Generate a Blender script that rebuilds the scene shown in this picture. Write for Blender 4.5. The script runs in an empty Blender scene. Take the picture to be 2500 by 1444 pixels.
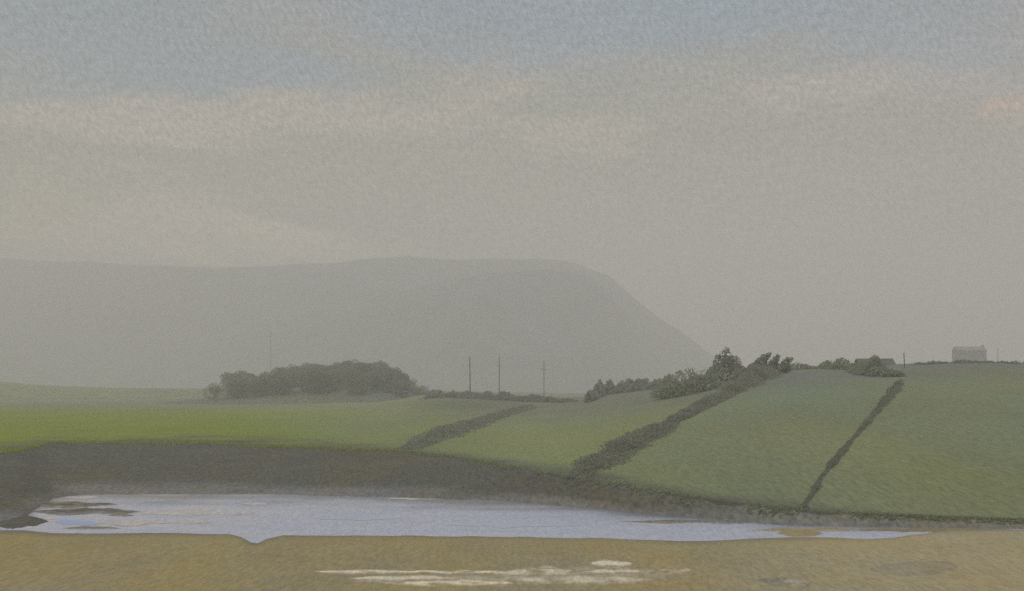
import bpy, math, random
from mathutils import Vector, noise, Matrix
random.seed(7)
R = math.radians
F = 3472.0          # focal length in units of the 2500-wide picture (50 mm on a 36 mm sensor)
CAMZ = 6.0
HZ = 960.0          # height of the true horizon in that picture
sc = bpy.context.scene
COL = sc.collection

# ------------------------------------------------------------------ helpers
def interp(tab, u):
    if u <= tab[0][0]: return tab[0][1]
    for (a, va), (b, vb) in zip(tab, tab[1:]):
        if u <= b:
            t = (u - a) / (b - a)
            return va + (vb - va) * t
    return tab[-1][1]
def smooth(tab, u, w=22):
    return (interp(tab, u - w) + 2 * interp(tab, u) + interp(tab, u + w)) / 4
def sstep(a, b, x):
    t = max(0, min(1, (x - a) / (b - a))); return t * t * (3 - 2 * t)
def mixc(a, b, t): return tuple(x + (y - x) * t for x, y in zip(a, b))
def fbm(x, y, z=0.0, o=4): return noise.fractal((x, y, z), 0.9, 2.1, o)
def pt(u, v, d): return Vector(((u - 1250) / F * d, d, CAMZ - (v - HZ) * d / F))

def mesh_obj(name, verts, faces, mat, parent=None, cols=None, smooth_shade=False):
    me = bpy.data.meshes.new(name); me.from_pydata(verts, [], faces); me.update()
    o = bpy.data.objects.new(name, me); COL.objects.link(o)
    if mat: me.materials.append(mat)
    if parent: o.parent = parent
    if cols:
        a = me.color_attributes.new('tint', 'FLOAT_COLOR', 'POINT')
        a.data.foreach_set('color', [c for col in cols for c in (*col, 1.0)])
    if smooth_shade: me.polygons.foreach_set('use_smooth', [True] * len(me.polygons))
    return o
def struct(o): o['kind'] = 'structure'; return o
def empty(name, loc, label, cat, group=None):
    o = bpy.data.objects.new(name, None); COL.objects.link(o); o.location = loc
    o.empty_display_size = .5
    o['label'] = label; o['category'] = cat
    if group: o['group'] = group
    return o
def tag(o, label, cat, group=None):
    o['label'] = label; o['category'] = cat
    if group: o['group'] = group
    return o

# ------------------------------------------------------------------ node helper
class NT:
    def __init__(s, tree): s.t = tree; s.n = tree.nodes; s.l = tree.links; s.n.clear()
    def new(s, typ, **kw):
        nd = s.n.new(typ)
        for k, v in kw.items(): setattr(nd, k, v)
        return nd
    def put(s, sock, v):
        if isinstance(v, bpy.types.NodeSocket): s.l.new(v, sock)
        elif v is not None: sock.default_value = v
    def m(s, op, a, b=None, c=None, clamp=False):
        nd = s.new('ShaderNodeMath', operation=op); nd.use_clamp = clamp
        s.put(nd.inputs[0], a); s.put(nd.inputs[1], b); s.put(nd.inputs[2], c)
        return nd.outputs[0]
    def mix(s, f, a, b, mode='MIX'):
        nd = s.new('ShaderNodeMix', data_type='RGBA', blend_type=mode)
        s.put(nd.inputs[0], f)
        for k, v in ((6, a), (7, b)):
            if isinstance(v, tuple): v = (*v[:3], 1)
            s.put(nd.inputs[k], v)
        return nd.outputs[2]
    def noise(s, vec, scale, detail=3, rough=.55, dist=0.0):
        nd = s.new('ShaderNodeTexNoise'); s.put(nd.inputs['Vector'], vec)
        nd.inputs['Scale'].default_value = scale; nd.inputs['Detail'].default_value = detail
        nd.inputs['Roughness'].default_value = rough; nd.inputs['Distortion'].default_value = dist
        return nd.outputs[0]
    def vor(s, vec, scale):
        nd = s.new('ShaderNodeTexVoronoi'); s.put(nd.inputs['Vector'], vec)
        nd.inputs['Scale'].default_value = scale
        return nd.outputs[0]
    def mapping(s, vec, scale=(1, 1, 1), rot=(0, 0, 0), loc=(0, 0, 0)):
        nd = s.new('ShaderNodeMapping'); s.put(nd.inputs[0], vec)
        nd.inputs['Location'].default_value = loc; nd.inputs['Rotation'].default_value = rot
        nd.inputs['Scale'].default_value = scale
        return nd.outputs[0]
    def maprange(s, v, a, b, c, d, typ='LINEAR'):
        nd = s.new('ShaderNodeMapRange'); nd.interpolation_type = typ
        s.put(nd.inputs[0], v)
        for i, x in enumerate((a, b, c, d)): nd.inputs[i + 1].default_value = x
        return nd.outputs[0]
    def ramp(s, f, stops, interp='EASE'):
        nd = s.new('ShaderNodeValToRGB'); cr = nd.color_ramp; cr.interpolation = interp
        while len(cr.elements) > 1: cr.elements.remove(cr.elements[-1])
        cr.elements[0].position = stops[0][0]; cr.elements[0].color = (*stops[0][1], 1)
        for p, c in stops[1:]:
            e = cr.elements.new(p); e.color = (*c, 1)
        s.put(nd.inputs[0], f); return nd.outputs[0]

def material(name):
    m = bpy.data.materials.new(name); m.use_nodes = True
    nt = NT(m.node_tree)
    out = nt.new('ShaderNodeOutputMaterial'); b = nt.new('ShaderNodeBsdfPrincipled')
    nt.l.new(b.outputs[0], out.inputs[0])
    b.inputs['Specular IOR Level'].default_value = .2; b.inputs['Roughness'].default_value = .9
    return m, nt, b

def ground_mat(name, base=None, grain=1.0, grain_amp=.35, patch=.06, patch_amp=.35, warm=(1.15, 1.0, .75), cool=(.9, 1.0, 1.15),
               stretch=(1, 1, 1), bump=.3, bump_d=.3, spec=.15, rough=.9):
    """Rough natural surface: colour attribute (or flat base) times broad patches and fine grain."""
    m, nt, b = material(name)
    P0 = nt.new('ShaderNodeNewGeometry').outputs['Position']
    pos = nt.mapping(P0, scale=(1, max(.35, stretch[1]), 1)); gp = nt.mapping(P0, scale=stretch)
    if base is None:
        at = nt.new('ShaderNodeAttribute', attribute_name='tint'); col = at.outputs['Color']
    else:
        col = nt.mix(0.0, base, base)
    p1 = nt.noise(pos, patch, 5, .6, .4)
    p2 = nt.noise(nt.mapping(pos, loc=(37, 11, 5)), patch * 2.3, 5, .6)
    col = nt.mix(1.0, col, nt.mix(nt.maprange(p1, .3, .7, 0, 1), warm, cool), 'MULTIPLY')
    f = nt.maprange(p2, .25, .75, 1 - patch_amp * .5, 1 + patch_amp * .5)
    g = nt.noise(gp, grain, 3, .62)
    g2 = nt.maprange(g, .3, .7, 1 - grain_amp, 1 + grain_amp)
    f = nt.m('MULTIPLY', f, g2)
    cmb = nt.new('ShaderNodeCombineColor')
    for i in range(3): nt.put(cmb.inputs[i], f)
    col = nt.mix(1.0, col, cmb.outputs[0], 'MULTIPLY')
    nt.put(b.inputs['Base Color'], col)
    bp = nt.new('ShaderNodeBump'); bp.inputs['Strength'].default_value = bump; bp.inputs['Distance'].default_value = bump_d
    nt.put(bp.inputs['Height'], g); nt.put(b.inputs['Normal'], bp.outputs[0])
    b.inputs['Specular IOR Level'].default_value = spec; b.inputs['Roughness'].default_value = rough
    return m

M = {}
M['field'] = ground_mat('grass_field', None, grain=3.4, grain_amp=.20, patch=.045, patch_amp=.18, stretch=(1, .2, 1), bump=.08, bump_d=.04)
M['mud'] = ground_mat('wet_mud', None, grain=4.5, grain_amp=.30, patch=.12, patch_amp=.16, stretch=(1, .22, 1), bump=.3, bump_d=.06, spec=.1, rough=.8)
M['sand'] = ground_mat('wet_sand', None, grain=8.0, grain_amp=.20, patch=.16, patch_amp=.14, warm=(1.08, 1.0, .86), cool=(.95, 1.0, 1.08), stretch=(1, .16, 1), bump=.3, bump_d=.03, spec=.1, rough=.85)
M['hill'] = ground_mat('far_hill', (.085, .115, .035), grain=.12, grain_amp=.4, patch=.006, patch_amp=.5, bump=.3, bump_d=4)
M['mountain'] = ground_mat('far_mountain', (.060, .062, .072), grain=.03, grain_amp=.4, patch=.003, patch_amp=.4, warm=(1.05, 1, .95), bump=.2, bump_d=8)
M['plain'] = ground_mat('plain', (.075, .09, .04), grain=.2, grain_amp=.3, patch=.01, patch_amp=.4)

def leaf_mat(name, c, v=.35, trans=False):
    m, nt, b = material(name)
    oi = nt.new('ShaderNodeObjectInfo')
    pos = nt.new('ShaderNodeNewGeometry').outputs['Position']
    n = nt.noise(pos, .9, 4, .7)
    f = nt.m('MULTIPLY', nt.maprange(n, .25, .75, 1 - v, 1 + v), nt.maprange(oi.outputs['Random'], 0, 1, .85, 1.15))
    cmb = nt.new('ShaderNodeCombineColor')
    for i in range(3): nt.put(cmb.inputs[i], f)
    cc = nt.mix(1.0, c, cmb.outputs[0], 'MULTIPLY')
    nt.put(b.inputs['Base Color'], cc)
    if trans:
        tr = nt.new('ShaderNodeBsdfTranslucent'); nt.put(tr.inputs[0], cc); ad = nt.new('ShaderNodeAddShader')
        nt.l.new(b.outputs[0], ad.inputs[0]); nt.l.new(tr.outputs[0], ad.inputs[1])
        out = [n for n in nt.n if n.type == 'OUTPUT_MATERIAL'][0]; nt.l.new(ad.outputs[0], out.inputs[0])
    return m
M['leaf_wood'] = leaf_mat('dull_foliage', (.064, .080, .052), .2, True)
M['leaf_scrub'] = leaf_mat('olive_scrub', (.110, .120, .085), .2, True)
M['leaf_hedge'] = leaf_mat('hedge_foliage', (.118, .124, .094), .2, True)
M['leaf_ridge'] = leaf_mat('ridge_foliage', (.112, .118, .098), .2, True)
M['bark'] = leaf_mat('bark', (.06, .052, .042))
M['wood'] = leaf_mat('weathered_wood', (.085, .082, .075))
M['roof'] = leaf_mat('dark_roof', (.075, .075, .066))
M['slate'] = leaf_mat('grey_slate', (.17, .175, .165), .1)
M['wall'] = leaf_mat('grey_render', (.20, .205, .19), .15)
M['darkwall'] = leaf_mat('tarred_boards', (.075, .072, .062), .2)
M['glass'] = leaf_mat('dark_opening', (.03, .03, .035), .1)

# ------------------------------------------------------------------ terrain profiles (u across, v down)
V_WATER = [(-1500, 1330), (-400, 1310), (0, 1282), (50, 1272), (85, 1242), (130, 1216), (200, 1209), (400, 1206), (700, 1207), (1000, 1215), (1250, 1224), (1500, 1246),
           (1700, 1263), (1900, 1281), (2100, 1287), (2300, 1290), (2500, 1292), (4000, 1300)]
V_SAND = [(-1500, 1350), (-400, 1330), (0, 1290), (60, 1290), (120, 1297), (250, 1299), (350, 1297), (560, 1299), (590, 1306), (612, 1320), (628, 1323), (650, 1312), (690, 1303),
          (1000, 1303), (1250, 1307), (1500, 1311), (1650, 1318), (1780, 1313), (1900, 1308), (2020, 1308), (2100, 1312), (2180, 1309), (2240, 1300), (2300, 1290), (2500, 1288), (4000, 1300)]
V_MUD = [(-1500, 1180), (-300, 1130), (0, 1108), (60, 1100), (120, 1082), (500, 1084), (800, 1096), (1000, 1104), (1100, 1116), (1250, 1142), (1400, 1166), (1500, 1182),
         (1700, 1216), (1900, 1242), (2000, 1248), (2200, 1264), (2350, 1275), (2500, 1284), (4000, 1290)]
Z_MUD = [(0, 1.6), (1000, 1.5), (1400, 1.0), (1700, .55), (2000, .2), (2300, 0.0), (2500, -.1)]
V_RIDGE = [(-1500, 978), (0, 979), (600, 981), (950, 978), (1050, 962), (1250, 968), (1400, 972), (1500, 960), (1600, 946), (1750, 926), (1850, 908), (1950, 898), (2050, 895),
           (2200, 889), (2330, 884), (2420, 883), (2500, 887), (3000, 905), (4000, 960)]
D_RIDGE = [(-1500, 640), (0, 640), (900, 560), (1100, 430), (1350, 360), (1500, 300), (1800, 240), (2200, 225), (2500, 230), (4000, 300)]
ZW = -.4
def d_at(v, z): return (CAMZ - z) * F / (v - HZ)
def d_shore(u): return d_at(smooth(V_WATER, u), ZW)
def mudtop(u):
    z = smooth(Z_MUD, u); d = d_at(smooth(V_MUD, u), z)
    return max(d, d_shore(u) + .8), z
def ridge(u):
    d = smooth(D_RIDGE, u, 60); v = smooth(V_RIDGE, u, 30)
    return d, CAMZ - (v - HZ) * d / F
def prof(u, t):
    d0, z0 = mudtop(u); d1, z1 = ridge(u)
    d = d0 * (d1 / d0) ** t; s = (d - d0) / (d1 - d0)
    k = .45 * sstep(1200, 1800, u)
    z = z0 + (z1 - z0) * ((1 + k) * s - k * s * s)
    return d, z
def wob(x, y, d):
    return fbm(x * .05, y * .03, 3) * .12 * min(1, d / 150) * 1.2
def field_at(u, v):
    """World point on the field surface seen at picture position (u, v)."""
    best = None
    for i in range(401):
        t = i / 400; d, z = prof(u, t)
        vv = HZ + (CAMZ - z) * F / d
        if best is None or abs(vv - v) < best[0]: best = (abs(vv - v), d, z)
    _, d, z = best
    x = (u - 1250) / F * d
    return Vector((x, d, z + wob(x, d, d) * .8 - .05)), d

def grid(name, us, rows, mat, cols=True):
    """rows(u) -> list of (Vector, colour); one sheet."""
    verts, cl, faces = [], [], []
    n = None
    for u in us:
        r = rows(u); n = len(r)
        for p, c in r: verts.append(p); cl.append(c)
    for i in range(len(us) - 1):
        for j in range(n - 1):
            a = i * n + j
            faces.append((a, a + n, a + n + 1, a + 1))
    return mesh_obj(name, verts, faces, mat, cols=cl if cols else None, smooth_shade=True)

US = [-1500 + i * 50 for i in range(28)] + [-100 + i * 4 for i in range(676)] + [2620 + i * 60 for i in range(24)]

# field ---------------------------------------------------------------
G_LEFT = (.132, .165, .014); G_MID = (.135, .162, .066); G_RIGHT = (.122, .148, .088); G_TOP = (.112, .122, .092); G_LIGHT = (.155, .180, .085)
MUDC = (.069, .070, .057)
def field_rows(u):
    out = []
    NR = 150
    d, z = prof(u, 0); x = (u - 1250) / F * d
    out.append((Vector((x, d + fbm(x * .35, 1.7, 2) * .5, z - .35)), (.1, .097, .072)))
    for j in range(NR + 1):
        t = j / NR; d, z = prof(u, t)
        x = (u - 1250) / F * d
        ragged = fbm(x * .35, 1.7, 2) * .5 * (1 - min(1, t * 12))
        y = d + ragged
        z2 = z + wob(x, d, d) * sstep(0, .05, t)
        v = HZ + (CAMZ - z) * F / d
        n = fbm(x * .03, d * .03, 9); n2 = fbm(x * .11, d * .08, 4)
        c = mixc(G_LEFT, G_MID, sstep(550, 1000, u + n * 150))
        c = mixc(c, G_RIGHT, sstep(1350, 1950, u + n * 200))
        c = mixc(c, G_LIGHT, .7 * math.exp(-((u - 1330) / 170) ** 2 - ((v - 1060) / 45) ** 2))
        c = mixc(c, G_LEFT, .1 * math.exp(-((u - 2300) / 220) ** 2 - ((v - 1180) / 50) ** 2))
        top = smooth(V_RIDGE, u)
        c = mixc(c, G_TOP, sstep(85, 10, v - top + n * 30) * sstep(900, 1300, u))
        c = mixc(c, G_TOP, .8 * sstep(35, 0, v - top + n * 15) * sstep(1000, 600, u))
        # scrubby slope under the copse and dark tongue of rough ground
        c = mixc(c, (.075, .085, .055), .7 * math.exp(-((u - 1130) / 150) ** 2 - ((v - 985) / 18) ** 2))
        # grass thins out into the mud
        edge = smooth(V_MUD, u) - v
        c = mixc(MUDC, c, sstep(-6, 30, edge + n2 * 20))
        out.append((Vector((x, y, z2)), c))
    d1, z1 = ridge(u)
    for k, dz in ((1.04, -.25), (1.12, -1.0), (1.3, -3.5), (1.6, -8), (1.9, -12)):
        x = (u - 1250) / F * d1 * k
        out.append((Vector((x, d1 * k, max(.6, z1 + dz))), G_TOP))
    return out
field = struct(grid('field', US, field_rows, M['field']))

# mud bank ------------------------------------------------------------
def mud_rows(u):
    out = []; ds = d_shore(u); d0, z0 = mudtop(u)
    x0 = (u - 1250) / F * ds
    rag = fbm(x0 * .25, 5.5, 1) * 1.1 + fbm(x0 * 1.3, 2.5, 1) * .35
    NR = 26
    for j in range(NR + 1):
        t = j / NR; d = (ds - 1.2) + (d0 + .9 - ds + 1.2) * t
        s = max(0, (d - ds) / max(.1, d0 - ds))
        z = ZW + (z0 - ZW) * min(1.0, (s ** .8)) if d > ds else ZW - (ds - d) * .12
        if d > d0: z = z0 - .03 * (d - d0)
        x = (u - 1250) / F * d
        if t < .5: y = d + rag * (1 - t * 2)
        else: y = d
        z += fbm(x * .2, y * .35, 7) * .06 * sstep(0, .3, s) * sstep(1.05, .8, s)
        n = fbm(x * .12, y * .2, 2)
        c = mixc(MUDC, (.076, .077, .061), sstep(-.2, .6, n))
        c = mixc(c, (.15, .145, .118), .8 * sstep(1350, 1900, u)); c = mixc(c, (.125, .125, .125), sstep(.22, 0, s + n * .15))
        out.append((Vector((x, y, z)), c))
    return out
mud = struct(grid('mud_bank', US, mud_rows, M['mud']))

# sand flat -----------------------------------------------------------
S1 = (.228, .190, .088); S2 = (.210, .182, .108); S3 = (.215, .182, .082)
def sand_rows(u):
    out = []; de = d_at(interp(V_SAND, u), ZW)
    NR = 60
    for j in range(NR + 1):
        t = j / NR
        d = (de + .8) * (9.0 / (de + .8)) ** t
        z = -.4 + .34 * sstep(-.8, 9, de - d) if d < de else ZW - (d - de) * .2
        x = (u - 1250) / F * d; n = fbm(x * .15, d * .05, 6); n2 = fbm(x * .5, d * .12, 1)
        c = mixc(S1, S2, sstep(-.3, .5, n)); c = mixc(c, S3, sstep(.1, .7, n2) * .6)
        c = mixc(c, (.27, .24, .155), sstep(1300, 2300, u) * .7)
        c = mixc((.125, .118, .088), c, sstep(-.6, 4.5, de - d + n * 2 + sstep(900, 0, u) * -2.0))
        y = d + (fbm(x * .5, 8.2, 3) * .35 if j < 3 else 0)
        out.append((Vector((x, y, z + (fbm(x * .12, d * .12, 3) * .02 if d < de - 1 else 0))), c))
    return out
sand = struct(grid('sand', US, sand_rows, M['sand']))
bv = [(-3300, -3300, -.12), (3300, -3300, -.12), (3300, 9.1, -.12), (-3300, 9.1, -.12)]
o = struct(mesh_obj('ground', bv, [(0, 1, 2, 3)], ground_mat('near_sand', (.17, .145, .09), grain=2, patch=.1)))
bv = [(-3300, 150, .45), (3300, 150, .45), (3300, 3300, .45), (-3300, 3300, .45)]
o = struct(mesh_obj('plain', bv, [(0, 1, 2, 3)], M['plain']))

# water ---------------------------------------------------------------
m, nt, b = material('river_water'); M['water'] = m
pos = nt.new('ShaderNodeNewGeometry').outputs['Position']
n1 = nt.noise(nt.mapping(pos, scale=(.11, .42, 1)), 1.0, 5, .6, .5)
n2 = nt.noise(nt.mapping(pos, scale=(.35, 1.0, 1), loc=(9, 3, 0)), 1.0, 5, .65)
g = nt.noise(nt.mapping(pos, scale=(1, .16, 1)), 6.5, 3, .62)
col = nt.mix(nt.maprange(n1, .4, .62, 0, 1), (.30, .325, .42), (.33, .345, .41))
sx = nt.new('ShaderNodeSeparateXYZ'); nt.put(sx.inputs[0], pos)
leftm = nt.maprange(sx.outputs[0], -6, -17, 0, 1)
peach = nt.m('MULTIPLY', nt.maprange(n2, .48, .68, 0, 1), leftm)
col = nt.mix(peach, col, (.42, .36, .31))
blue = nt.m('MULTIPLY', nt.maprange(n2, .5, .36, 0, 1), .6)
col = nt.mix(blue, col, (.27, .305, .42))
cmb = nt.new('ShaderNodeCombineColor'); f = nt.maprange(g, .3, .7, .82, 1.18)
for i in range(3): nt.put(cmb.inputs[i], f)
col = nt.mix(1.0, col, cmb.outputs[0], 'MULTIPLY')
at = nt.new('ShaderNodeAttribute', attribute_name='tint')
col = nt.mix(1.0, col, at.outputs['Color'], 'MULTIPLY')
nt.put(b.inputs['Base Color'], col)
b.inputs['Roughness'].default_value = .32; b.inputs['Specular IOR Level'].default_value = .35
bp = nt.new('ShaderNodeBump'); bp.inputs['Strength'].default_value = .3; bp.inputs['Distance'].default_value = .03
nt.put(bp.inputs['Height'], g); nt.put(b.inputs['Normal'], bp.outputs[0])
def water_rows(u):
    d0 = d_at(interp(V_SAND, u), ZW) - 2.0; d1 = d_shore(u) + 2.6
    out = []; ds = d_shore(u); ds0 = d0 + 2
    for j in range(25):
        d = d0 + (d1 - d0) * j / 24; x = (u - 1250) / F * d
        q = (d - ds0) / max(.5, ds - ds0) + fbm(x * .15, d * .25, 4) * .25        # dark bank reflection painted into the tint, fading away from the far bank
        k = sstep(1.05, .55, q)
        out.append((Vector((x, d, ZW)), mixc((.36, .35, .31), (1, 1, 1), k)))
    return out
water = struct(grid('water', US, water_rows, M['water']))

# small mud spits, pools and pale bars, drawn as low lens-shaped mounds with ragged edges
def mound(name, u0, u1, vtop, vbot, z0, h, mat, col, seed, depth_scale=1.0, tint=True, pinch=.9, rag=.5, flat=False, edge=None):
    """Low ragged-edged mound lying between picture columns u0..u1."""
    verts, faces, cl = [], [], []
    N = int((u1 - u0) / 4) + 2; K = 9
    for i in range(N):
        s = i / (N - 1); u = u0 + (u1 - u0) * s
        a = max(0.0, math.sin(math.pi * s)) ** pinch
        r1 = fbm(u * .018, seed, 0) * rag; r2 = fbm(u * .015, seed + 7, 0) * rag; r3 = fbm(u * .011, seed + 3, 1) * .35
        vm = (vtop + vbot) / 2 + (vbot - vtop) * r3 * .4
        hv = (vbot - vtop) / 2
        va = vm - hv * a * (1 + r1); vb = vm + hv * a * (1 + r2)
        if s in (0.0, 1.0): va = vm - .05; vb = vm + .05
        da = d_at(va, z0); db = d_at(max(vb, va + .1), z0)
        for k in range(K):
            q = k / (K - 1); d = db + (da - db) * q
            e = math.sin(math.pi * q) ** .6 if 0 < k < K - 1 else 0
            z = z0 + (h * e * min(1, a * 1.5) if not flat else 0)
            if k in (0, K - 1): z = z0 - (.03 if not flat else 0)
            x = (u - 1250) / F * d
            ek = min(1, min(k, K - 1 - k) / 3) * min(1, a * 2.2) * max(.1, 1 - max(0, fbm(u * .018, d * 1.3, seed + 2) + .1) * 1.5)
            verts.append((x, d, z)); cl.append(mixc(edge, col, ek) if edge else col)
    for i in range(N - 1):
        for k in range(K - 1):
            a_ = i * K + k; faces.append((a_, a_ + K, a_ + K + 1, a_ + 1))
    return struct(mesh_obj(name, verts, faces, mat, cols=cl if tint else None, smooth_shade=True))
MUDT = (.085, .078, .060)
mound('mud_spit', 70, 350, 1240, 1259, ZW, .07, M['mud'], MUDT, 1.0, edge=(.17, .17, .18))
mound('mud_spit', 180, 290, 1228, 1236, ZW, .05, M['mud'], MUDT, 3.0, edge=(.17, .17, .18))
mound('mud_spit', 260, 330, 1256, 1262, ZW, .05, M['mud'], (.12, .11, .085), 4.0, edge=(.17, .17, .18))
mound('mud_spit', 60, 250, 1223, 1243, ZW, .07, M['mud'], MUDT, 5.0, edge=(.17, .17, .18))
mound('mud_spit', -60, 120, 1255, 1292, ZW, .09, M['mud'], (.07, .066, .052), 8.0)
mound('mud_spit', 150, 300, 1287, 1294, ZW, .06, M['sand'], (.15, .13, .075), 11.0, edge=(.2, .2, .2))
mound('mud_spit', 1500, 2050, 1268, 1280, ZW, .05, M['mud'], (.12, .115, .09), 13.0, rag=.8, edge=(.17, .17, .18))
mound('sandbar', 1820, 2120, 1289, 1301, ZW, .06, M['sand'], (.20, .175, .105), 15.0, edge=(.24, .24, .25))
mound('sandbar', 1895, 2010, 1293, 1312, ZW, .08, M['sand'], (.21, .175, .085), 18.0, edge=(.21, .19, .13))
mound('sandbar', 2060, 2500, 1290, 1300, ZW, .06, M['sand'], (.155, .145, .095), 21.0)
PALE = (.30, .265, .19)
def zs(v): return -.052
for (a, b_, vt, vb, cc, sd) in ((840, 1620, 1396, 1434, (.31, .28, .20), 30.0), (1180, 1700, 1380, 1424, (.30, .27, .19), 29.0), (765, 1010, 1390, 1402, (.52, .47, .38), 31.0), (960, 1260, 1392, 1402, (.54, .49, .39), 32.0), (850, 1130, 1404, 1420, (.48, .44, .35), 33.0), (930, 1260, 1414, 1432, (.52, .47, .36), 34.0),
                                (1190, 1420, 1384, 1410, (.44, .40, .31), 35.0), (1230, 1600, 1402, 1430, (.43, .39, .30), 36.0), (1440, 1545, 1364, 1388, (.50, .45, .36), 37.0), (1420, 1570, 1386, 1404, (.46, .41, .32), 38.0),
                                (1610, 1690, 1384, 1402, (.40, .36, .28), 39.0), (1300, 1360, 1380, 1394, (.38, .34, .27), 40.0), (1910, 1980, 1406, 1434, (.30, .27, .21), 41.0)):
    mound('pale_sand', a, b_, vt, vb, -.056 if sd < 30.5 else -.050, .006 if sd < 29.5 else .009 if sd < 30.5 else .012, M['sand'], cc, sd, rag=.35, edge=(.21, .18, .11), pinch=.6)
mound('wet_sand', 1850, 1935, 1406, 1430, -.053, .006, M['sand'], (.16, .15, .115), 42.0, rag=.3, edge=(.21, .19, .13), pinch=.6)
mound('wet_sand', 2120, 2340, 1362, 1412, -.053, .004, M['sand'], (.222, .198, .132), 43.0, rag=.3, edge=(.21, .185, .125), pinch=.6)
# small pools of standing water on the sand
m, nt, b = material('pool_water'); M['pool'] = m
b.inputs['Base Color'].default_value = (.22, .29, .46, 1); b.inputs['Roughness'].default_value = .3
m, nt, b = material('dull_pool_water'); M['dullpool'] = m
b.inputs['Base Color'].default_value = (.13, .13, .115, 1); b.inputs['Roughness'].default_value = .45
m, nt, b = material('blue_shallow'); M['pool2'] = m
b.inputs['Base Color'].default_value = (.30, .335, .43, 1); b.inputs['Roughness'].default_value = .35
m, nt, b = material('bright_shallow'); M['bright'] = m
pos = nt.new('ShaderNodeNewGeometry').outputs['Position']
g = nt.noise(nt.mapping(pos, scale=(1, .16, 1)), 6.5, 3, .62)
cmb = nt.new('ShaderNodeCombineColor'); f = nt.maprange(g, .3, .7, .75, 1.25)
for i in range(3): nt.put(cmb.inputs[i], f)
nt.put(b.inputs['Base Color'], nt.mix(1.0, (.36, .335, .32), cmb.outputs[0], 'MULTIPLY'))
def sheet(name, u0, u1, vt, vb, z, mat, sd, rag=.5):
    return mound(name, u0, u1, vt, vb, z, 0, mat, (0, 0, 0), sd, tint=False, flat=True, rag=rag)
sheet('water', 135, 205, 1268, 1281, ZW + .006, M['pool'], 51.0)
sheet('water', 175, 250, 1272, 1283, ZW + .008, M['pool'], 52.0)
sheet('water', 150, 250, 1211, 1218, ZW + .008, M['bright'], 62.0, .9)
sheet('water', 60, 150, 1262, 1270, ZW + .008, M['bright'], 64.0, .9)
sheet('water', 400, 520, 1271, 1279, ZW + .008, M['bright'], 65.0, .9)
sheet('water', 930, 1090, 1216, 1220, ZW + .008, M['bright'], 66.0, .9)
sheet('water', 760, 980, 1262, 1270, ZW + .006, M['pool2'], 67.0, .9)
sheet('water', 1100, 1420, 1276, 1288, ZW + .006, M['pool2'], 68.0, .9)
sheet('water', 225, 420, 1268, 1283, ZW + .010, M['bright'], 53.0)
sheet('water', 280, 640, 1246, 1258, ZW + .006, M['bright'], 55.0, .3)
sheet('water', 585, 655, 1227, 1234, ZW + .006, M['bright'], 57.0)
sheet('water', 655, 692, 1325, 1338, -.24, M['water'], 61.0)

# ------------------------------------------------------------------ far hills and mountains
def range_hill(name, prof_v, dd, mat, us, depth, rows=14, amp=.04, seed=0, cols=None):
    vs, fs = [], []
    n = rows * 2 + 1
    for u in us:
        v = smooth(prof_v, u, 12); d = smooth(dd, u, 60) if isinstance(dd, list) else dd
        ztop = CAMZ + (HZ - v) * d / F
        for j in range(n):
            q = (j - rows) / rows
            y = d + q * depth
            x = (u - 1250) / F * d
            z = ztop * (math.cos(q * math.pi / 2) ** .75)
            z += fbm(x / depth * 3, q * 2.2, seed) * ztop * amp * (abs(q) * 3 if abs(q) < .33 else 1)
            vs.append((x, y, z if abs(q) < .999 else -.5))
    for i in range(len(us) - 1):
        for j in range(n - 1):
            a = i * n + j; fs.append((a, a + n, a + n + 1, a + 1))
    return struct(mesh_obj(name, vs, fs, mat, smooth_shade=True))
UF = [-2600 + i * 20 for i in range(240)]
range_hill('mountain', [(-2600, 700), (-1500, 600), (-600, 640), (0, 634), (250, 642), (430, 655), (780, 648), (900, 634), (1050, 633), (1200, 642), (1320, 632), (1400, 644), (1490, 674), (1515, 702), (1590, 765),
                        (1700, 850), (1800, 915), (2000, 975)], [(0, 2600), (900, 2350), (1500, 2400), (1900, 2900)], M['mountain'], [u for u in UF if u <= 2100], 380, amp=.09, seed=2)
range_hill('mountain', [(-2600, 720), (-600, 900), (0, 800), (500, 775), (800, 735), (1000, 705), (1180, 672), (1330, 658), (1430, 672), (1480, 706), (1520, 760), (1580, 830),
                        (1680, 900), (1800, 960)], [(500, 2300), (1100, 1950), (1400, 2000), (1700, 2500)], M['mountain'], [u for u in UF if u <= 1900], 260, amp=.07, seed=6)
range_hill('hill', [(-2600, 780), (-900, 840), (-200, 915), (0, 935), (80, 940), (300, 948), (600, 950), (1100, 955), (1500, 962), (1700, 968)], 950, M['hill'], [u for u in UF if u <= 1700], 200, amp=.05, seed=8)
# mound that carries the copse
def copse_z(x, y):
    u = x / y * F + 1250
    vt = smooth([(380, 985), (500, 972), (600, 955), (700, 935), (860, 922), (940, 926), (990, 942), (1050, 962), (1150, 972), (1250, 978)], u, 30)
    q = max(-1, min(1, (y - 545) / 70))
    zt = CAMZ + (HZ - vt) * 545 / F
    base = 2.2
    return base + max(0, zt - base) * math.cos(q * math.pi / 2) ** .8 - (.9 if abs(q) > .98 else 0)
vs, fs = [], []
xs = [-150 + i * 3 for i in range(54)]; ys = [474 + j * 5 for j in range(29)]
for x in xs:
    for y in ys: vs.append((x, y, copse_z(x, y)))
for i in range(len(xs) - 1):
    for j in range(len(ys) - 1):
        a = i * len(ys) + j; fs.append((a, a + len(ys), a + len(ys) + 1, a + 1))
struct(mesh_obj('hill', vs, fs, ground_mat('copse_floor', (.075, .088, .06), grain=.8, patch=.05), smooth_shade=True))

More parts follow.
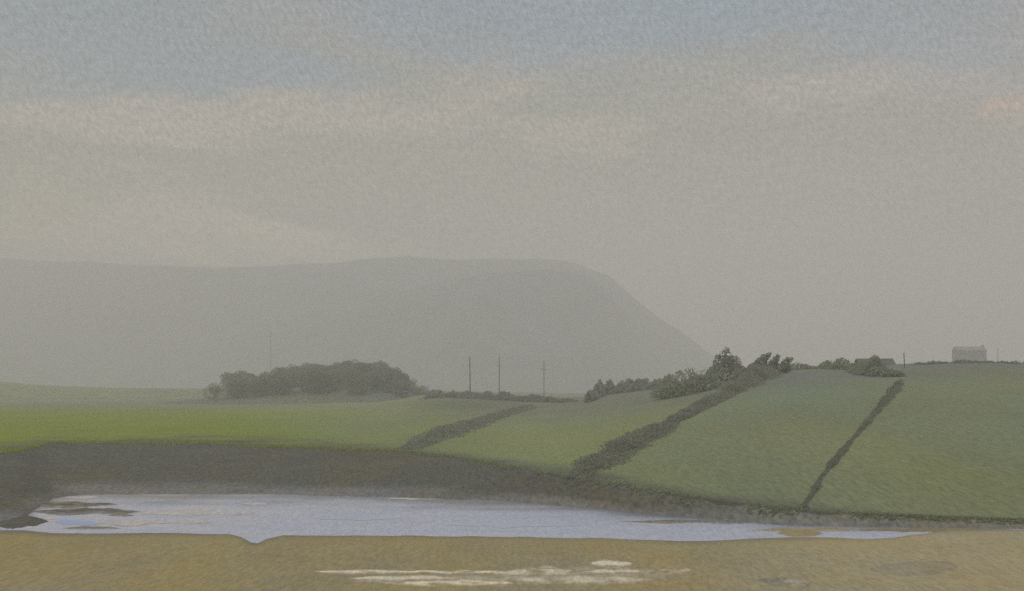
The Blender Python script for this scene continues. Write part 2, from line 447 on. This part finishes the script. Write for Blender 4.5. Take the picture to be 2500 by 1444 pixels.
# ------------------------------------------------------------------ vegetation
def leaves(pts, size, rnd, up=.3):
    """A mesh (verts, faces) of small leaf-clump quads at the points."""
    vs, fs = [], []
    for p in pts:
        a = Vector((rnd.gauss(0, 1), rnd.gauss(0, 1), rnd.gauss(0, 1) + up)).normalized()
        b = a.orthogonal().normalized(); c = a.cross(b)
        th = rnd.uniform(0, 6.28); s = size * rnd.uniform(.6, 1.3)
        e1 = (b * math.cos(th) + c * math.sin(th)) * s; e2 = (c * math.cos(th) - b * math.sin(th)) * s * rnd.uniform(.5, .9)
        k = len(vs)
        vs += [p - e1, p - e2 * .8 + e1 * .1, p + e1, p + e2]
        fs.append((k, k + 1, k + 2, k + 3))
    return vs, fs
def in_ell(rnd, c, r):
    while True:
        q = Vector((rnd.uniform(-1, 1), rnd.uniform(-1, 1), rnd.uniform(-1, 1)))
        if .25 < q.length < 1: break
    q = q.normalized() * (q.length ** .5)
    return Vector((c[0] + q.x * r[0], c[1] + q.y * r[1], c[2] + q.z * r[2]))
def tube(vs, fs, p0, p1, r0, r1, n=7):
    ax = (p1 - p0).normalized(); a = ax.orthogonal().normalized(); b = ax.cross(a)
    k = len(vs)
    for p, r in ((p0, r0), (p1, r1)):
        for i in range(n):
            t = 2 * math.pi * i / n
            vs.append(p + a * math.cos(t) * r + b * math.sin(t) * r)
    for i in range(n): fs.append((k + i, k + (i + 1) % n, k + n + (i + 1) % n, k + n + i))
    fs.append(tuple(range(k + n, k + 2 * n)))
    fs.append(tuple(reversed(range(k, k + n))))
def box(vs, fs, lo, hi):
    k = len(vs)
    for z in (lo[2], hi[2]):
        for x, y in ((lo[0], lo[1]), (hi[0], lo[1]), (hi[0], hi[1]), (lo[0], hi[1])): vs.append(Vector((x, y, z)))
    for f in ((0, 3, 2, 1), (4, 5, 6, 7), (0, 1, 5, 4), (1, 2, 6, 5), (2, 3, 7, 6), (3, 0, 4, 7)): fs.append(tuple(k + i for i in f))

def make_tree(name, clumps, h, n, leaf, mat, label, cat, loc, group, seed, lean=0, trunk_r=.16):
    """clumps: list of (x, y, z, rx, ry, rz) ellipsoids in metres above the base."""
    rnd = random.Random(seed)
    root = empty(name, loc, label, cat, group)
    vol = sum(c[3] * c[4] * c[5] for c in clumps); pts = []
    for c in clumps:
        for _ in range(max(30, int(n * c[3] * c[4] * c[5] / vol))):
            pts.append(in_ell(rnd, c[:3], c[3:]))
    vs, fs = leaves(pts, leaf, rnd)
    mesh_obj('crown', vs, fs, mat, root)
    vs, fs = [], []
    top = Vector((lean * .6, 0, h * .7)); mid = Vector((lean * .25, 0.05, h * .35))
    tube(vs, fs, Vector((0, 0, -.3)), mid, trunk_r, trunk_r * .75); tube(vs, fs, mid, top, trunk_r * .75, trunk_r * .3)
    for c in clumps: tube(vs, fs, mid + (top - mid) * rnd.uniform(0, .6), Vector(c[:3]), trunk_r * .4, trunk_r * .12, 5)
    mesh_obj('trunk', vs, fs, M['bark'], root)
    return root
def copy_tree(o, loc, s=1.0, rz=0, label=None):
    c = o.copy(); COL.objects.link(c); c.location = loc; c.rotation_euler = (0, 0, rz); c.scale = (s, s, s)
    if label: c['label'] = label
    for ch in o.children:
        k = ch.copy(); COL.objects.link(k); k.parent = c
    return c
def round_clumps(rnd, w, h, z0, n):
    cl = [(0, 0, z0 + h * .5, w * .42, w * .42, h * .45)]
    for _ in range(n):
        a = rnd.uniform(0, 6.28); r = rnd.uniform(.3, .62) * w * .5
        z = z0 + h * rnd.uniform(.28, .85)
        s = rnd.uniform(.2, .3) * w
        cl.append((r * math.cos(a), r * math.sin(a), z, s, s, s * .85))
    return cl

# copse on the mound ---------------------------------------------------
rnd = random.Random(11)
TOP = [(505, 946), (540, 916), (560, 908), (600, 912), (640, 916), (665, 905), (700, 897), (780, 889), (860, 884), (920, 885), (960, 896), (990, 918), (1020, 938), (1050, 950)]
protos = []
spots = []
ORD = ['first', 'second', 'third', 'fourth', 'fifth', 'sixth', 'seventh', 'eighth', 'ninth', 'tenth', 'eleventh', 'twelfth', 'thirteenth', 'fourteenth']
for row, y in enumerate((492, 510, 528, 548)):
    n = (11, 13, 13, 12)[row]
    for i in range(n):
        u = 560 + (1010 - 560) * (i + .5 + rnd.uniform(-.3, .3)) / n
        spots.append((u, y + rnd.uniform(-5, 5), row, i))
for i, (u, y, row, k) in enumerate(spots):
    x = (u - 1250) / F * y; z = copse_z(x, y) - .4
    vt = smooth(TOP, u, 15) + rnd.uniform(-3, 5) + (14, 6, 0, 0)[row]
    h = min(13, max(4.5, CAMZ + (HZ - vt) * y / F - z))
    lab = ORD[k] + ' tree from the left in the ' + ('front', 'second', 'third', 'back')[row] + ' row of the dark copse'
    if i < 5:
        t = make_tree('copse_tree', round_clumps(rnd, 9.5, 8.2, 0.0, 11), 8, 1900, .36, M['leaf_wood'], lab, 'tree', (x, y, z), 'trees of the dark copse', 100 + i)
        protos.append(t); t.scale = (h / 8.2,) * 3
    else:
        copy_tree(protos[i % 5], (x, y, z), h / 8.2, rnd.uniform(0, 6.28), lab)
# low bushes at the foot and left of the copse
for i, (u, v, w, h) in enumerate(((515, 955, 7, 5.2), (556, 960, 8, 7.2), (600, 968, 8, 7), (645, 972, 7, 5), (1025, 962, 7, 3.6), (1062, 965, 6, 3.0))):
    y = 498; p = pt(u, v, y); z = copse_z(p.x, y)
    make_tree('bush', round_clumps(rnd, w, h, 0, 6), h, 900, .3, M['leaf_scrub'],
              ['ragged pale bush standing alone at the far left end of the copse', 'taller pale bush second from the left end of the copse', 'wide pale bush third from the left below the copse tail',
               'low pale bush fourth from the left at the foot of the copse', 'small bush at the right foot of the copse, nearer the trees', 'smallest bush on the right tail of the copse towards the first pole'][i],
              'bush', (p.x, y, z), 'bushes round the copse', 200 + i, trunk_r=.08)

# hedgerows -------------------------------------------------------------
def hedge(name, path, label, mat, leaf, dens, seed, wide=1.0, cat='hedge', gap=0.0):
    """path: (u, v of the foot, height in picture units, half width in metres)"""
    rnd = random.Random(seed); pts = []
    P = [(field_at(u, v), h, w) for u, v, h, w in path]
    org = P[0][0][0].copy()
    for ((a, da), ha, wa), ((b, db), hb, wb) in zip(P, P[1:]):
        L = (b - a).length; n = int(L * dens)
        for _ in range(n):
            t = rnd.random(); c = a.lerp(b, t); d = da + (db - da) * t
            hm = (ha + (hb - ha) * t) * d / F; w = (wa + (wb - wa) * t)
            hm *= max(.15, 1 + 1.1 * fbm(c.x * .35, c.y * .2, seed)); w *= max(.3, 1 + .8 * fbm(c.x * .2, c.y * .2, seed + 5))
            if gap and fbm(c.x * .25, c.y * .12, seed + 9) < -gap: continue
            ang = rnd.uniform(0, 6.28); r = rnd.random() ** .5
            zz = rnd.random()
            rr = math.sqrt(max(0, 1 - zz * zz)) if zz > .3 else .95
            q = c + Vector((math.cos(ang) * r * rr * w, math.sin(ang) * r * rr * w * 1.3, zz * hm))
            pts.append(q - org)
    vs, fs = leaves(pts, leaf, rnd); o = mesh_obj(name, vs, fs, mat); o.location = org
    return tag(o, label, cat, 'hedgerows between the fields' if cat == 'hedge' else None)
hedge('hedgerow', [(1410, 1166, 8, .9), (1460, 1135, 16, 1.7), (1520, 1100, 20, 2.2), (1600, 1058, 15, 1.8), (1650, 1030, 12, 1.0), (1720, 996, 16, 1.4), (1790, 960, 20, 2.2), (1840, 934, 22, 2.4), (1880, 918, 22, 2.0)],
      'broad dark hedgerow climbing from the mud bank to the leaning trees on the ridge', M['leaf_hedge'], .12, 330, 301, gap=.55)
hedge('hedgerow', [(985, 1100, 3, .4), (1020, 1086, 8, 1.2), (1060, 1070, 14, 2.0), (1130, 1046, 14, 2.2), (1200, 1022, 8, 1.6), (1290, 996, 8, 2.0)],
      'short dark hedgerow running up from the mud bank below the three poles', M['leaf_hedge'], .15, 170, 302, gap=.35)
hedge('hedgerow', [(1955, 1246, 8, .45), (1985, 1205, 6, .2), (2004, 1170, 5, .18), (2034, 1132, 9, .22), (2080, 1078, 6, .18), (2120, 1030, 7, .35), (2160, 982, 8, .55), (2198, 938, 9, .7)],
      'thin dark hedgerow climbing steeply to the single post on the right ridge', M['leaf_hedge'], .09, 190, 303)
hedge('hedgerow', [(1435, 985, 16, .9), (1470, 965, 24, 1.4), (1540, 956, 26, 1.6), (1600, 948, 22, 1.6), (1650, 942, 20, 1.6)],
      'dark bushy hedgerow on the low brow left of the ridge trees', M['leaf_ridge'], .26, 130, 304)
hedge('hedgerow', [(1040, 975, 12, 1.5), (1120, 972, 14, 2), (1200, 976, 12, 2), (1290, 980, 10, 2), (1400, 982, 8, 2)],
      'low dark hedgerow along the far brow where the three poles stand', M['leaf_ridge'], .3, 90, 305)
hedge('hedgerow', [(1925, 905, 18, 1.2), (1960, 902, 12, 1.0), (2010, 900, 14, 1.2), (2045, 902, 18, 1.2), (2095, 902, 16, 1.2)],
      'pale low hedgerow on the skyline between the leaning trees and the dark shed', M['leaf_scrub'], .2, 110, 306, gap=.4)
hedge('hedgerow', [(2235, 893, 8, .8), (2300, 890, 8, 1), (2380, 887, 8, 1), (2440, 887, 5, .8), (2520, 890, 6, .8)],
      'very low hedgerow on the right skyline in front of the grey house', M['leaf_ridge'], .18, 60, 307, gap=.4)
# scrub in front of the dark shed
hedge('scrub_patch', [(2085, 905, 12, .8), (2120, 915, 24, 1.6), (2160, 920, 28, 1.7), (2195, 920, 20, 1.2)], 'tangled dark scrub in front of the low dark shed', M['leaf_scrub'], .18, 260, 308, cat='scrub')
hedge('scrub_patch', [(1620, 972, 26, 1.8), (1665, 966, 44, 2.8), (1712, 956, 52, 3.0), (1755, 947, 40, 2.4)], 'wide grey green scrub below the peaked ridge tree', M['leaf_scrub'], .2, 420, 309, cat='scrub')

# grass thinning out over the lip of the mud bank ------------------------
rnd = random.Random(77); vs, fs, cl = [], [], []
for _ in range(15000):
    u = rnd.uniform(-350, 2650); d0, z0 = mudtop(u)
    off = rnd.gauss(.6, 1.0) * (1.6 if u < 900 else 1.0) * max(.25, min(1, (2500 - u) / 1200))
    d = d0 + off; x = (u - 1250) / F * d
    if fbm(x * .35, d * .2, 31) + fbm(x * 1.4, d, 8) * .5 < -.12 - off * .12: continue
    if off < 0:
        ds = d_shore(u); s_ = max(0, (d - ds) / max(.1, d0 - ds)); z = ZW + (z0 - ZW) * min(1, s_ ** .8)
        if s_ < .4: continue
    else: z = z0 + .02
    h = rnd.uniform(.03, .11); k = len(vs); a = rnd.uniform(-.5, .5)
    w_ = rnd.uniform(.05, .14)
    vs += [Vector((x - w_, d + a * w_, z - .03)), Vector((x + w_, d - a * w_, z - .03)), Vector((x + w_ * .6 + rnd.uniform(-.06, .06), d + rnd.uniform(-.1, .1), z + h)), Vector((x - w_ * .6, d + rnd.uniform(-.1, .1), z + h * .8))]
    fs.append((k, k + 1, k + 2, k + 3))
    g_ = mixc(mixc(G_LEFT, G_RIGHT, sstep(500, 1400, u)), (.11, .11, .075), min(.85, max(.1, .5 - off * .3)))
    cl += [g_] * 4
gm, nt, b = material('bank_grass')
at = nt.new('ShaderNodeAttribute', attribute_name='tint'); nt.put(b.inputs['Base Color'], at.outputs['Color'])
tr = nt.new('ShaderNodeBsdfTranslucent'); nt.put(tr.inputs[0], at.outputs['Color']); ad = nt.new('ShaderNodeAddShader')
nt.l.new(b.outputs[0], ad.inputs[0]); nt.l.new(tr.outputs[0], ad.inputs[1])
nt.l.new(ad.outputs[0], [n for n in nt.n if n.type == 'OUTPUT_MATERIAL'][0].inputs[0])
go = mesh_obj('grass', vs, fs, gm, cols=cl); go['kind'] = 'stuff'

# ridge trees -------------------------------------------------------------
def ridge_tree(u, v, hpx, cl, label, seed, n=1400, leaf=.2, lean=0, mat='leaf_ridge', kind='ridge_tree', cat='tree'):
    p, d = field_at(u, v); s = d / F
    clumps = [(x * s, 0, z * s, rx * s, rx * s * .9, rz * s) for x, z, rx, rz in cl]
    return make_tree(kind, clumps, hpx * s, n, leaf, M[mat], label, cat, p, 'trees on the right ridge', seed, lean * s, .12)
ridge_tree(1775, 934, 82, [(0, 25, 46, 24), (-6, 45, 30, 20), (10, 45, 26, 22), (-4, 66, 17, 14), (-22, 62, 9, 6), (-2, 79, 10, 7), (24, 32, 24, 14), (-28, 22, 24, 18)],
           'largest ridge tree, a dark peaked mass at the left of the skyline group', 401, 2600)
ridge_tree(1862, 920, 56, [(-14, 18, 24, 16), (-4, 34, 15, 12), (6, 48, 11, 9), (14, 54, 8, 5)], 'narrow tree leaning right, tallest of the leaning skyline trees', 402, 1300, lean=18)
ridge_tree(1884, 918, 50, [(-4, 16, 22, 14), (4, 30, 11, 10), (10, 41, 9, 8), (15, 48, 6, 4)], 'slim tree leaning right beside the tallest leaning tree', 403, 1000, lean=18)
ridge_tree(1914, 912, 40, [(-4, 13, 22, 12), (4, 26, 12, 9), (12, 35, 10, 6)], 'smallest and palest leaning tree at the right of the leaning group', 404, 800, lean=14, mat='leaf_scrub')
ridge_tree(1815, 928, 30, [(0, 14, 28, 15), (16, 18, 18, 13)], 'low round bush between the peaked tree and the leaning trees', 405, 900, kind='bush', cat='bush')
ridge_tree(1700, 948, 34, [(0, 14, 26, 14), (14, 24, 14, 10)], 'grey bush left of the peaked ridge tree', 406, 700, kind='bush', cat='bush', mat='leaf_scrub')

# ------------------------------------------------------------------ poles and posts
def pole(u, v, top, d, label, r=.13, arm=True, name='telegraph_pole', group='telegraph poles on the far brow', lean=0, z=None, cat='pole', knob=False):
    p = pt(u, v, d)
    h = (v - top) * d / F
    root = empty(name, p, label, cat, group)
    vs, fs = [], []
    tube(vs, fs, Vector((0, 0, -.6)), Vector((lean, 0, h)), r, r * .7, 10)
    mesh_obj('post', vs, fs, M['wood'], root)
    if arm:
        vs, fs = [], []
        for k in range(2):
            zz = h * .78 - k * .5 if k else h * .78
            box(vs, fs, (lean * .78 - .75, -r - .11, zz - .06), (lean * .78 + .75, -r + .01, zz + .06))
            break
        a = mesh_obj('crossarm', vs, fs, M['wood'], root)
        for q in (-.6, 0, .6):
            vs, fs = [], []
            tube(vs, fs, Vector((lean * .78 + q, -r - .05, h * .78 + .06)), Vector((lean * .78 + q, -r - .05, h * .78 + .2)), .04, .03, 8)
            mesh_obj('insulator', vs, fs, M['wood'], a)
    return root
def brow(u): return ridge(u)[0]
pole(1148, 970, 872, 415, 'darkest telegraph pole, leftmost of three on the far brow', .19, lean=-.15)
pole(1219, 972, 872, 400, 'middle telegraph pole of three on the far brow', .14)
pole(1328, 974, 882, 378, 'rightmost telegraph pole of three, thinner and standing apart', .11)
pole(2211, 936, 862, 200, 'single weathered post where the thin hedge meets the right ridge', .085, arm=False, name='wooden_post', group=None, lean=-.25, cat='post')
p = bpy.data.objects['wooden_post']; vs, fs = [], []
h = 74 * 200 / F
tube(vs, fs, Vector((0, 0, h * .25)), Vector((.6, -.05, h * .46)), .05, .025, 6)
mesh_obj('brace', vs, fs, M['wood'], p)
pole(2436, 886, 850, 225, 'short thin post right of the grey house on the skyline', .035, arm=False, name='wooden_post', group=None, cat='post')
pole(661, 955, 812, 545, 'very thin tall mast rising behind the left slope of the copse', .06, arm=False, name='mast', group=None, cat='mast')

# ------------------------------------------------------------------ buildings
def gable(vs, fs, x0, x1, y0, y1, z0, z1, over=.2, th=.15):
    """Solid pitched roof with ridge along x."""
    ym = (y0 + y1) / 2; k = len(vs)
    for x in (x0 - over, x1 + over):
        vs += [Vector((x, y0 - over, z0)), Vector((x, ym, z1)), Vector((x, y1 + over, z0)), Vector((x, y1 + over, z0 - th)), Vector((x, ym, z1 - th * 1.3)), Vector((x, y0 - over, z0 - th))]
    a, b = k, k + 6
    for i in range(6):
        j = (i + 1) % 6; fs.append((a + i, b + i, b + j, a + j))
    fs.append((a, a + 1, a + 4, a + 5)); fs.append((a + 1, a + 2, a + 3, a + 4))
    fs.append((b + 5, b + 4, b + 1, b)); fs.append((b + 4, b + 3, b + 2, b + 1))
def wall_block(vs, fs, x0, x1, y0, y1, z0, ze, zr):
    k = len(vs); ym = (y0 + y1) / 2
    for x in (x0, x1):
        vs += [Vector((x, y0, z0)), Vector((x, y0, ze)), Vector((x, ym, zr)), Vector((x, y1, ze)), Vector((x, y1, z0))]
    fs.append((k, k + 1, k + 2, k + 3, k + 4)); fs.append((k + 9, k + 8, k + 7, k + 6, k + 5))
    for i in range(5):
        j = (i + 1) % 5; fs.append((k + i, k + 5 + i, k + 5 + j, k + j))
# dark shed
P = pt(2141, 912, 222)
shed = empty('shed', P, 'low dark shed with a flat looking roof half hidden by scrub on the ridge', 'shed')
vs, fs = [], []; wall_block(vs, fs, -2.7, 2.7, 0, 3.2, -.5, 1.35, 2.1); mesh_obj('wall', vs, fs, M['darkwall'], shed)
vs, fs = [], []; gable(vs, fs, -2.7, 2.7, 0, 3.2, 1.45, 2.35); mesh_obj('roof', vs, fs, M['roof'], shed)
vs, fs = [], []; box(vs, fs, (1.2, -.06, -.4), (2.1, -.003, 1.25)); mesh_obj('door', vs, fs, M['wood'], shed)
# grey house behind the ridge
P = pt(2372, 905, 760)
hs = empty('house', P, 'hazy grey house with a low roof and end chimney beyond the right skyline', 'house')
vs, fs = [], []; wall_block(vs, fs, -8, 8, 0, 8, -8, 10.6, 12.6); wl = mesh_obj('wall', vs, fs, M['wall'], hs)
vs, fs = [], []; gable(vs, fs, -8, 8, 0, 8, 10.7, 12.9, .1, .2); rf = mesh_obj('roof', vs, fs, M['slate'], hs)
vs, fs = [], []; box(vs, fs, (6.6, 3.5, 11.5), (7.8, 4.5, 13.8)); mesh_obj('chimney', vs, fs, M['wall'], rf)

# ------------------------------------------------------------------ haze
vs, fs = [], []; box(vs, fs, (-3400, -3400, -2.0), (3400, 3400, 270))
m = bpy.data.materials.new('haze_air'); m.use_nodes = True; nt = NT(m.node_tree)
out = nt.new('ShaderNodeOutputMaterial'); pv = nt.new('ShaderNodeVolumePrincipled')
pv.inputs['Color'].default_value = (.79, .77, .75, 1); pv.inputs['Density'].default_value = 9.0e-4
pv.inputs['Anisotropy'].default_value = 0.0
nt.l.new(pv.outputs[0], out.inputs['Volume'])
hz = mesh_obj('haze', vs, fs, m); hz['kind'] = 'stuff'

# ------------------------------------------------------------------ sky
SUN_EL, SUN_AZ = R(48), R(215)     # azimuth clockwise from +Y: behind the viewer, to the left
w = bpy.data.worlds.new('World'); sc.world = w; w.use_nodes = True
nt = NT(w.node_tree)
out = nt.new('ShaderNodeOutputWorld'); bg = nt.new('ShaderNodeBackground'); nt.l.new(bg.outputs[0], out.inputs[0])
sky = nt.new('ShaderNodeTexSky'); sky.sky_type = 'NISHITA'; sky.sun_disc = False
sky.sun_elevation = SUN_EL; sky.sun_rotation = SUN_AZ; sky.dust_density = 2.0
tc = nt.new('ShaderNodeTexCoord').outputs['Generated']
sx = nt.new('ShaderNodeSeparateXYZ'); nt.put(sx.inputs[0], tc)
az = nt.m('ARCTAN2', sx.outputs[0], sx.outputs[1]); el = nt.m('ARCSINE', sx.outputs[2])
cv = nt.new('ShaderNodeCombineXYZ'); nt.put(cv.inputs[0], az); nt.put(cv.inputs[1], el)
ang = cv.outputs[0]
# wind-drawn distortion of the cloud edges
dn = nt.noise(nt.mapping(ang, scale=(1, 2.2, 1)), 9, 5, .6)
dn2 = nt.noise(nt.mapping(ang, scale=(1, 2.2, 1), loc=(5, 7, 0)), 9, 5, .6)
azd = nt.m('ADD', az, nt.maprange(dn, 0, 1, -.12, .12)); eld = nt.m('ADD', el, nt.maprange(dn2, 0, 1, -.035, .035))
def uv2(u, v):
    a = math.atan((u - 1250) / F); return a, math.atan((HZ - v) / F * math.cos(a))
def blob(u, v, ru, rv, hard=.35):
    a, e = uv2(u, v)
    x = nt.m('DIVIDE', nt.m('SUBTRACT', azd, a), ru / F); y = nt.m('DIVIDE', nt.m('SUBTRACT', eld, e), rv / F)
    r = nt.m('SQRT', nt.m('ADD', nt.m('MULTIPLY', x, x), nt.m('MULTIPLY', y, y)))
    return nt.maprange(r, hard, 1.25, 1, 0, 'SMOOTHSTEP')
base = nt.ramp(nt.maprange(eld, -.1, 1.5, 0, 1), [
    (0.0, (.39, .36, .315)), (.0625, (.41, .375, .32)), (.11, (.385, .355, .29)), (.165, (.345, .325, .25)), (.195, (.345, .33, .28)),
    (.222, (.29, .295, .285)), (.245, (.26, .305, .345)), (.32, (.40, .43, .46)), (.5, (.85, .86, .86)), (1.0, (1.75, 1.72, 1.68))], 'LINEAR')
col = base
bd = nt.noise(nt.mapping(ang, scale=(1, 4.5, 1), loc=(3.1, 1.7, 0)), 6, 7, .68, .6)
bd2 = nt.noise(nt.mapping(ang, scale=(1, 9, 1), loc=(7.4, 2.2, 0)), 9, 6, .7, .3)
low = nt.maprange(el, .8, .3, 0, 1)
col = nt.mix(nt.m('MULTIPLY', nt.maprange(bd, .50, .68, 0, .42), low), col, (.52, .44, .34))
col = nt.mix(nt.m('MULTIPLY', nt.maprange(bd, .47, .30, 0, .30), low), col, (.26, .27, .25))
col = nt.mix(nt.m('MULTIPLY', nt.maprange(bd2, .52, .66, 0, .22), low), col, (.50, .44, .38))
for (u, v, ru, rv, c, k) in (
    (1500, 30, 900, 130, (.19, .32, .46), .75), (200, 90, 480, 180, (.21, .31, .40), .8), (2300, 110, 360, 130, (.25, .33, .43), .7), (620, 190, 340, 65, (.21, .31, .41), .8),
    (300, 290, 620, 55, (.56, .46, .39), .8), (900, 280, 420, 50, (.54, .45, .36), .7), (1180, 215, 90, 75, (.52, .44, .36), .7), (1980, 222, 160, 35, (.52, .44, .38), .7), (2440, 270, 110, 40, (.72, .44, .34), .75), (2250, 215, 260, 45, (.48, .41, .37), .6),
    (1380, 330, 150, 60, (.60, .49, .38), .6), (300, 560, 320, 70, (.72, .52, .42), .75), (700, 598, 280, 50, (.78, .63, .46), .8), (80, 500, 130, 100, (.54, .42, .24), .7),
    (1800, 700, 520, 210, (.50, .44, .38), .6), (2250, 430, 400, 120, (.36, .34, .31), .5), (1100, 450, 600, 120, (.36, .34, .25), .5)):
    bl = nt.m('MULTIPLY', blob(u, v, ru, rv), k)
    col = nt.mix(bl, col, c)
cl = nt.noise(nt.mapping(ang, scale=(1, 3.0, 1)), 7, 6, .62, .3)
k = nt.maprange(cl, .3, .7, .94, 1.06)
# fine grain of the air, like the tooth of a canvas
gr = nt.noise(nt.mapping(nt.mapping(ang, rot=(0, 0, R(-32))), scale=(1.0, .5, 1)), 420, 1, .5)
gr2 = nt.noise(nt.mapping(ang, scale=(1.0, 5, 1)), 80, 3, .7)
gr4 = nt.noise(nt.mapping(ang, scale=(1.0, 8, 1)), 55, 2, .8)
gr3 = nt.noise(nt.mapping(ang, scale=(5, 1.2, 1)), 30, 3, .7)
k = nt.m('MULTIPLY', k, nt.maprange(gr, .3, .7, .72, 1.28))
k = nt.m('MULTIPLY', k, nt.maprange(gr2, .3, .7, .90, 1.10))
k = nt.m('MULTIPLY', k, nt.maprange(gr4, .3, .7, .90, 1.10))
k = nt.m('MULTIPLY', k, nt.maprange(gr3, .3, .7, .94, 1.06))
cmb = nt.new('ShaderNodeCombineColor')
for i in range(3): nt.put(cmb.inputs[i], k)
col = nt.mix(1.0, col, cmb.outputs[0], 'MULTIPLY')
nm = nt.mix(1.0, sky.outputs[0], (.1, .1, .1), 'MULTIPLY')     # clear sky at strength 0.1, seen thinly through the cloud
col = nt.mix(.12, col, nm)
nt.put(bg.inputs['Color'], col); bg.inputs['Strength'].default_value = 1.0

sl = bpy.data.lights.new('sun', 'SUN'); sl.energy = 1.5; sl.angle = R(12); sl.color = (1.0, .95, .88)
so = bpy.data.objects.new('sun', sl); COL.objects.link(so)
dirv = Vector((math.sin(SUN_AZ) * math.cos(SUN_EL), math.cos(SUN_AZ) * math.cos(SUN_EL), math.sin(SUN_EL)))
so.rotation_euler = dirv.to_track_quat('Z', 'Y').to_euler(); so.location = dirv * 200

# ------------------------------------------------------------------ camera
cam = bpy.data.cameras.new('camera'); cam.lens = 50; cam.sensor_width = 36; cam.sensor_fit = 'HORIZONTAL'
cam.clip_end = 12000; cam.clip_start = .5
cam.shift_y = (HZ - 722) / 2500
co = bpy.data.objects.new('camera', cam); COL.objects.link(co); co.location = (0, 0, CAMZ); co.rotation_euler = (R(90), 0, 0)
sc.camera = co
vs_ = sc.view_settings; vs_.view_transform = 'Standard'; vs_.look = 'None'; vs_.exposure = -.04; vs_.gamma = 1
cy = sc.cycles
sc.render.engine = 'CYCLES'
cy.volume_bounces = 2; cy.max_bounces = 6; cy.diffuse_bounces = 2; cy.use_denoising = False
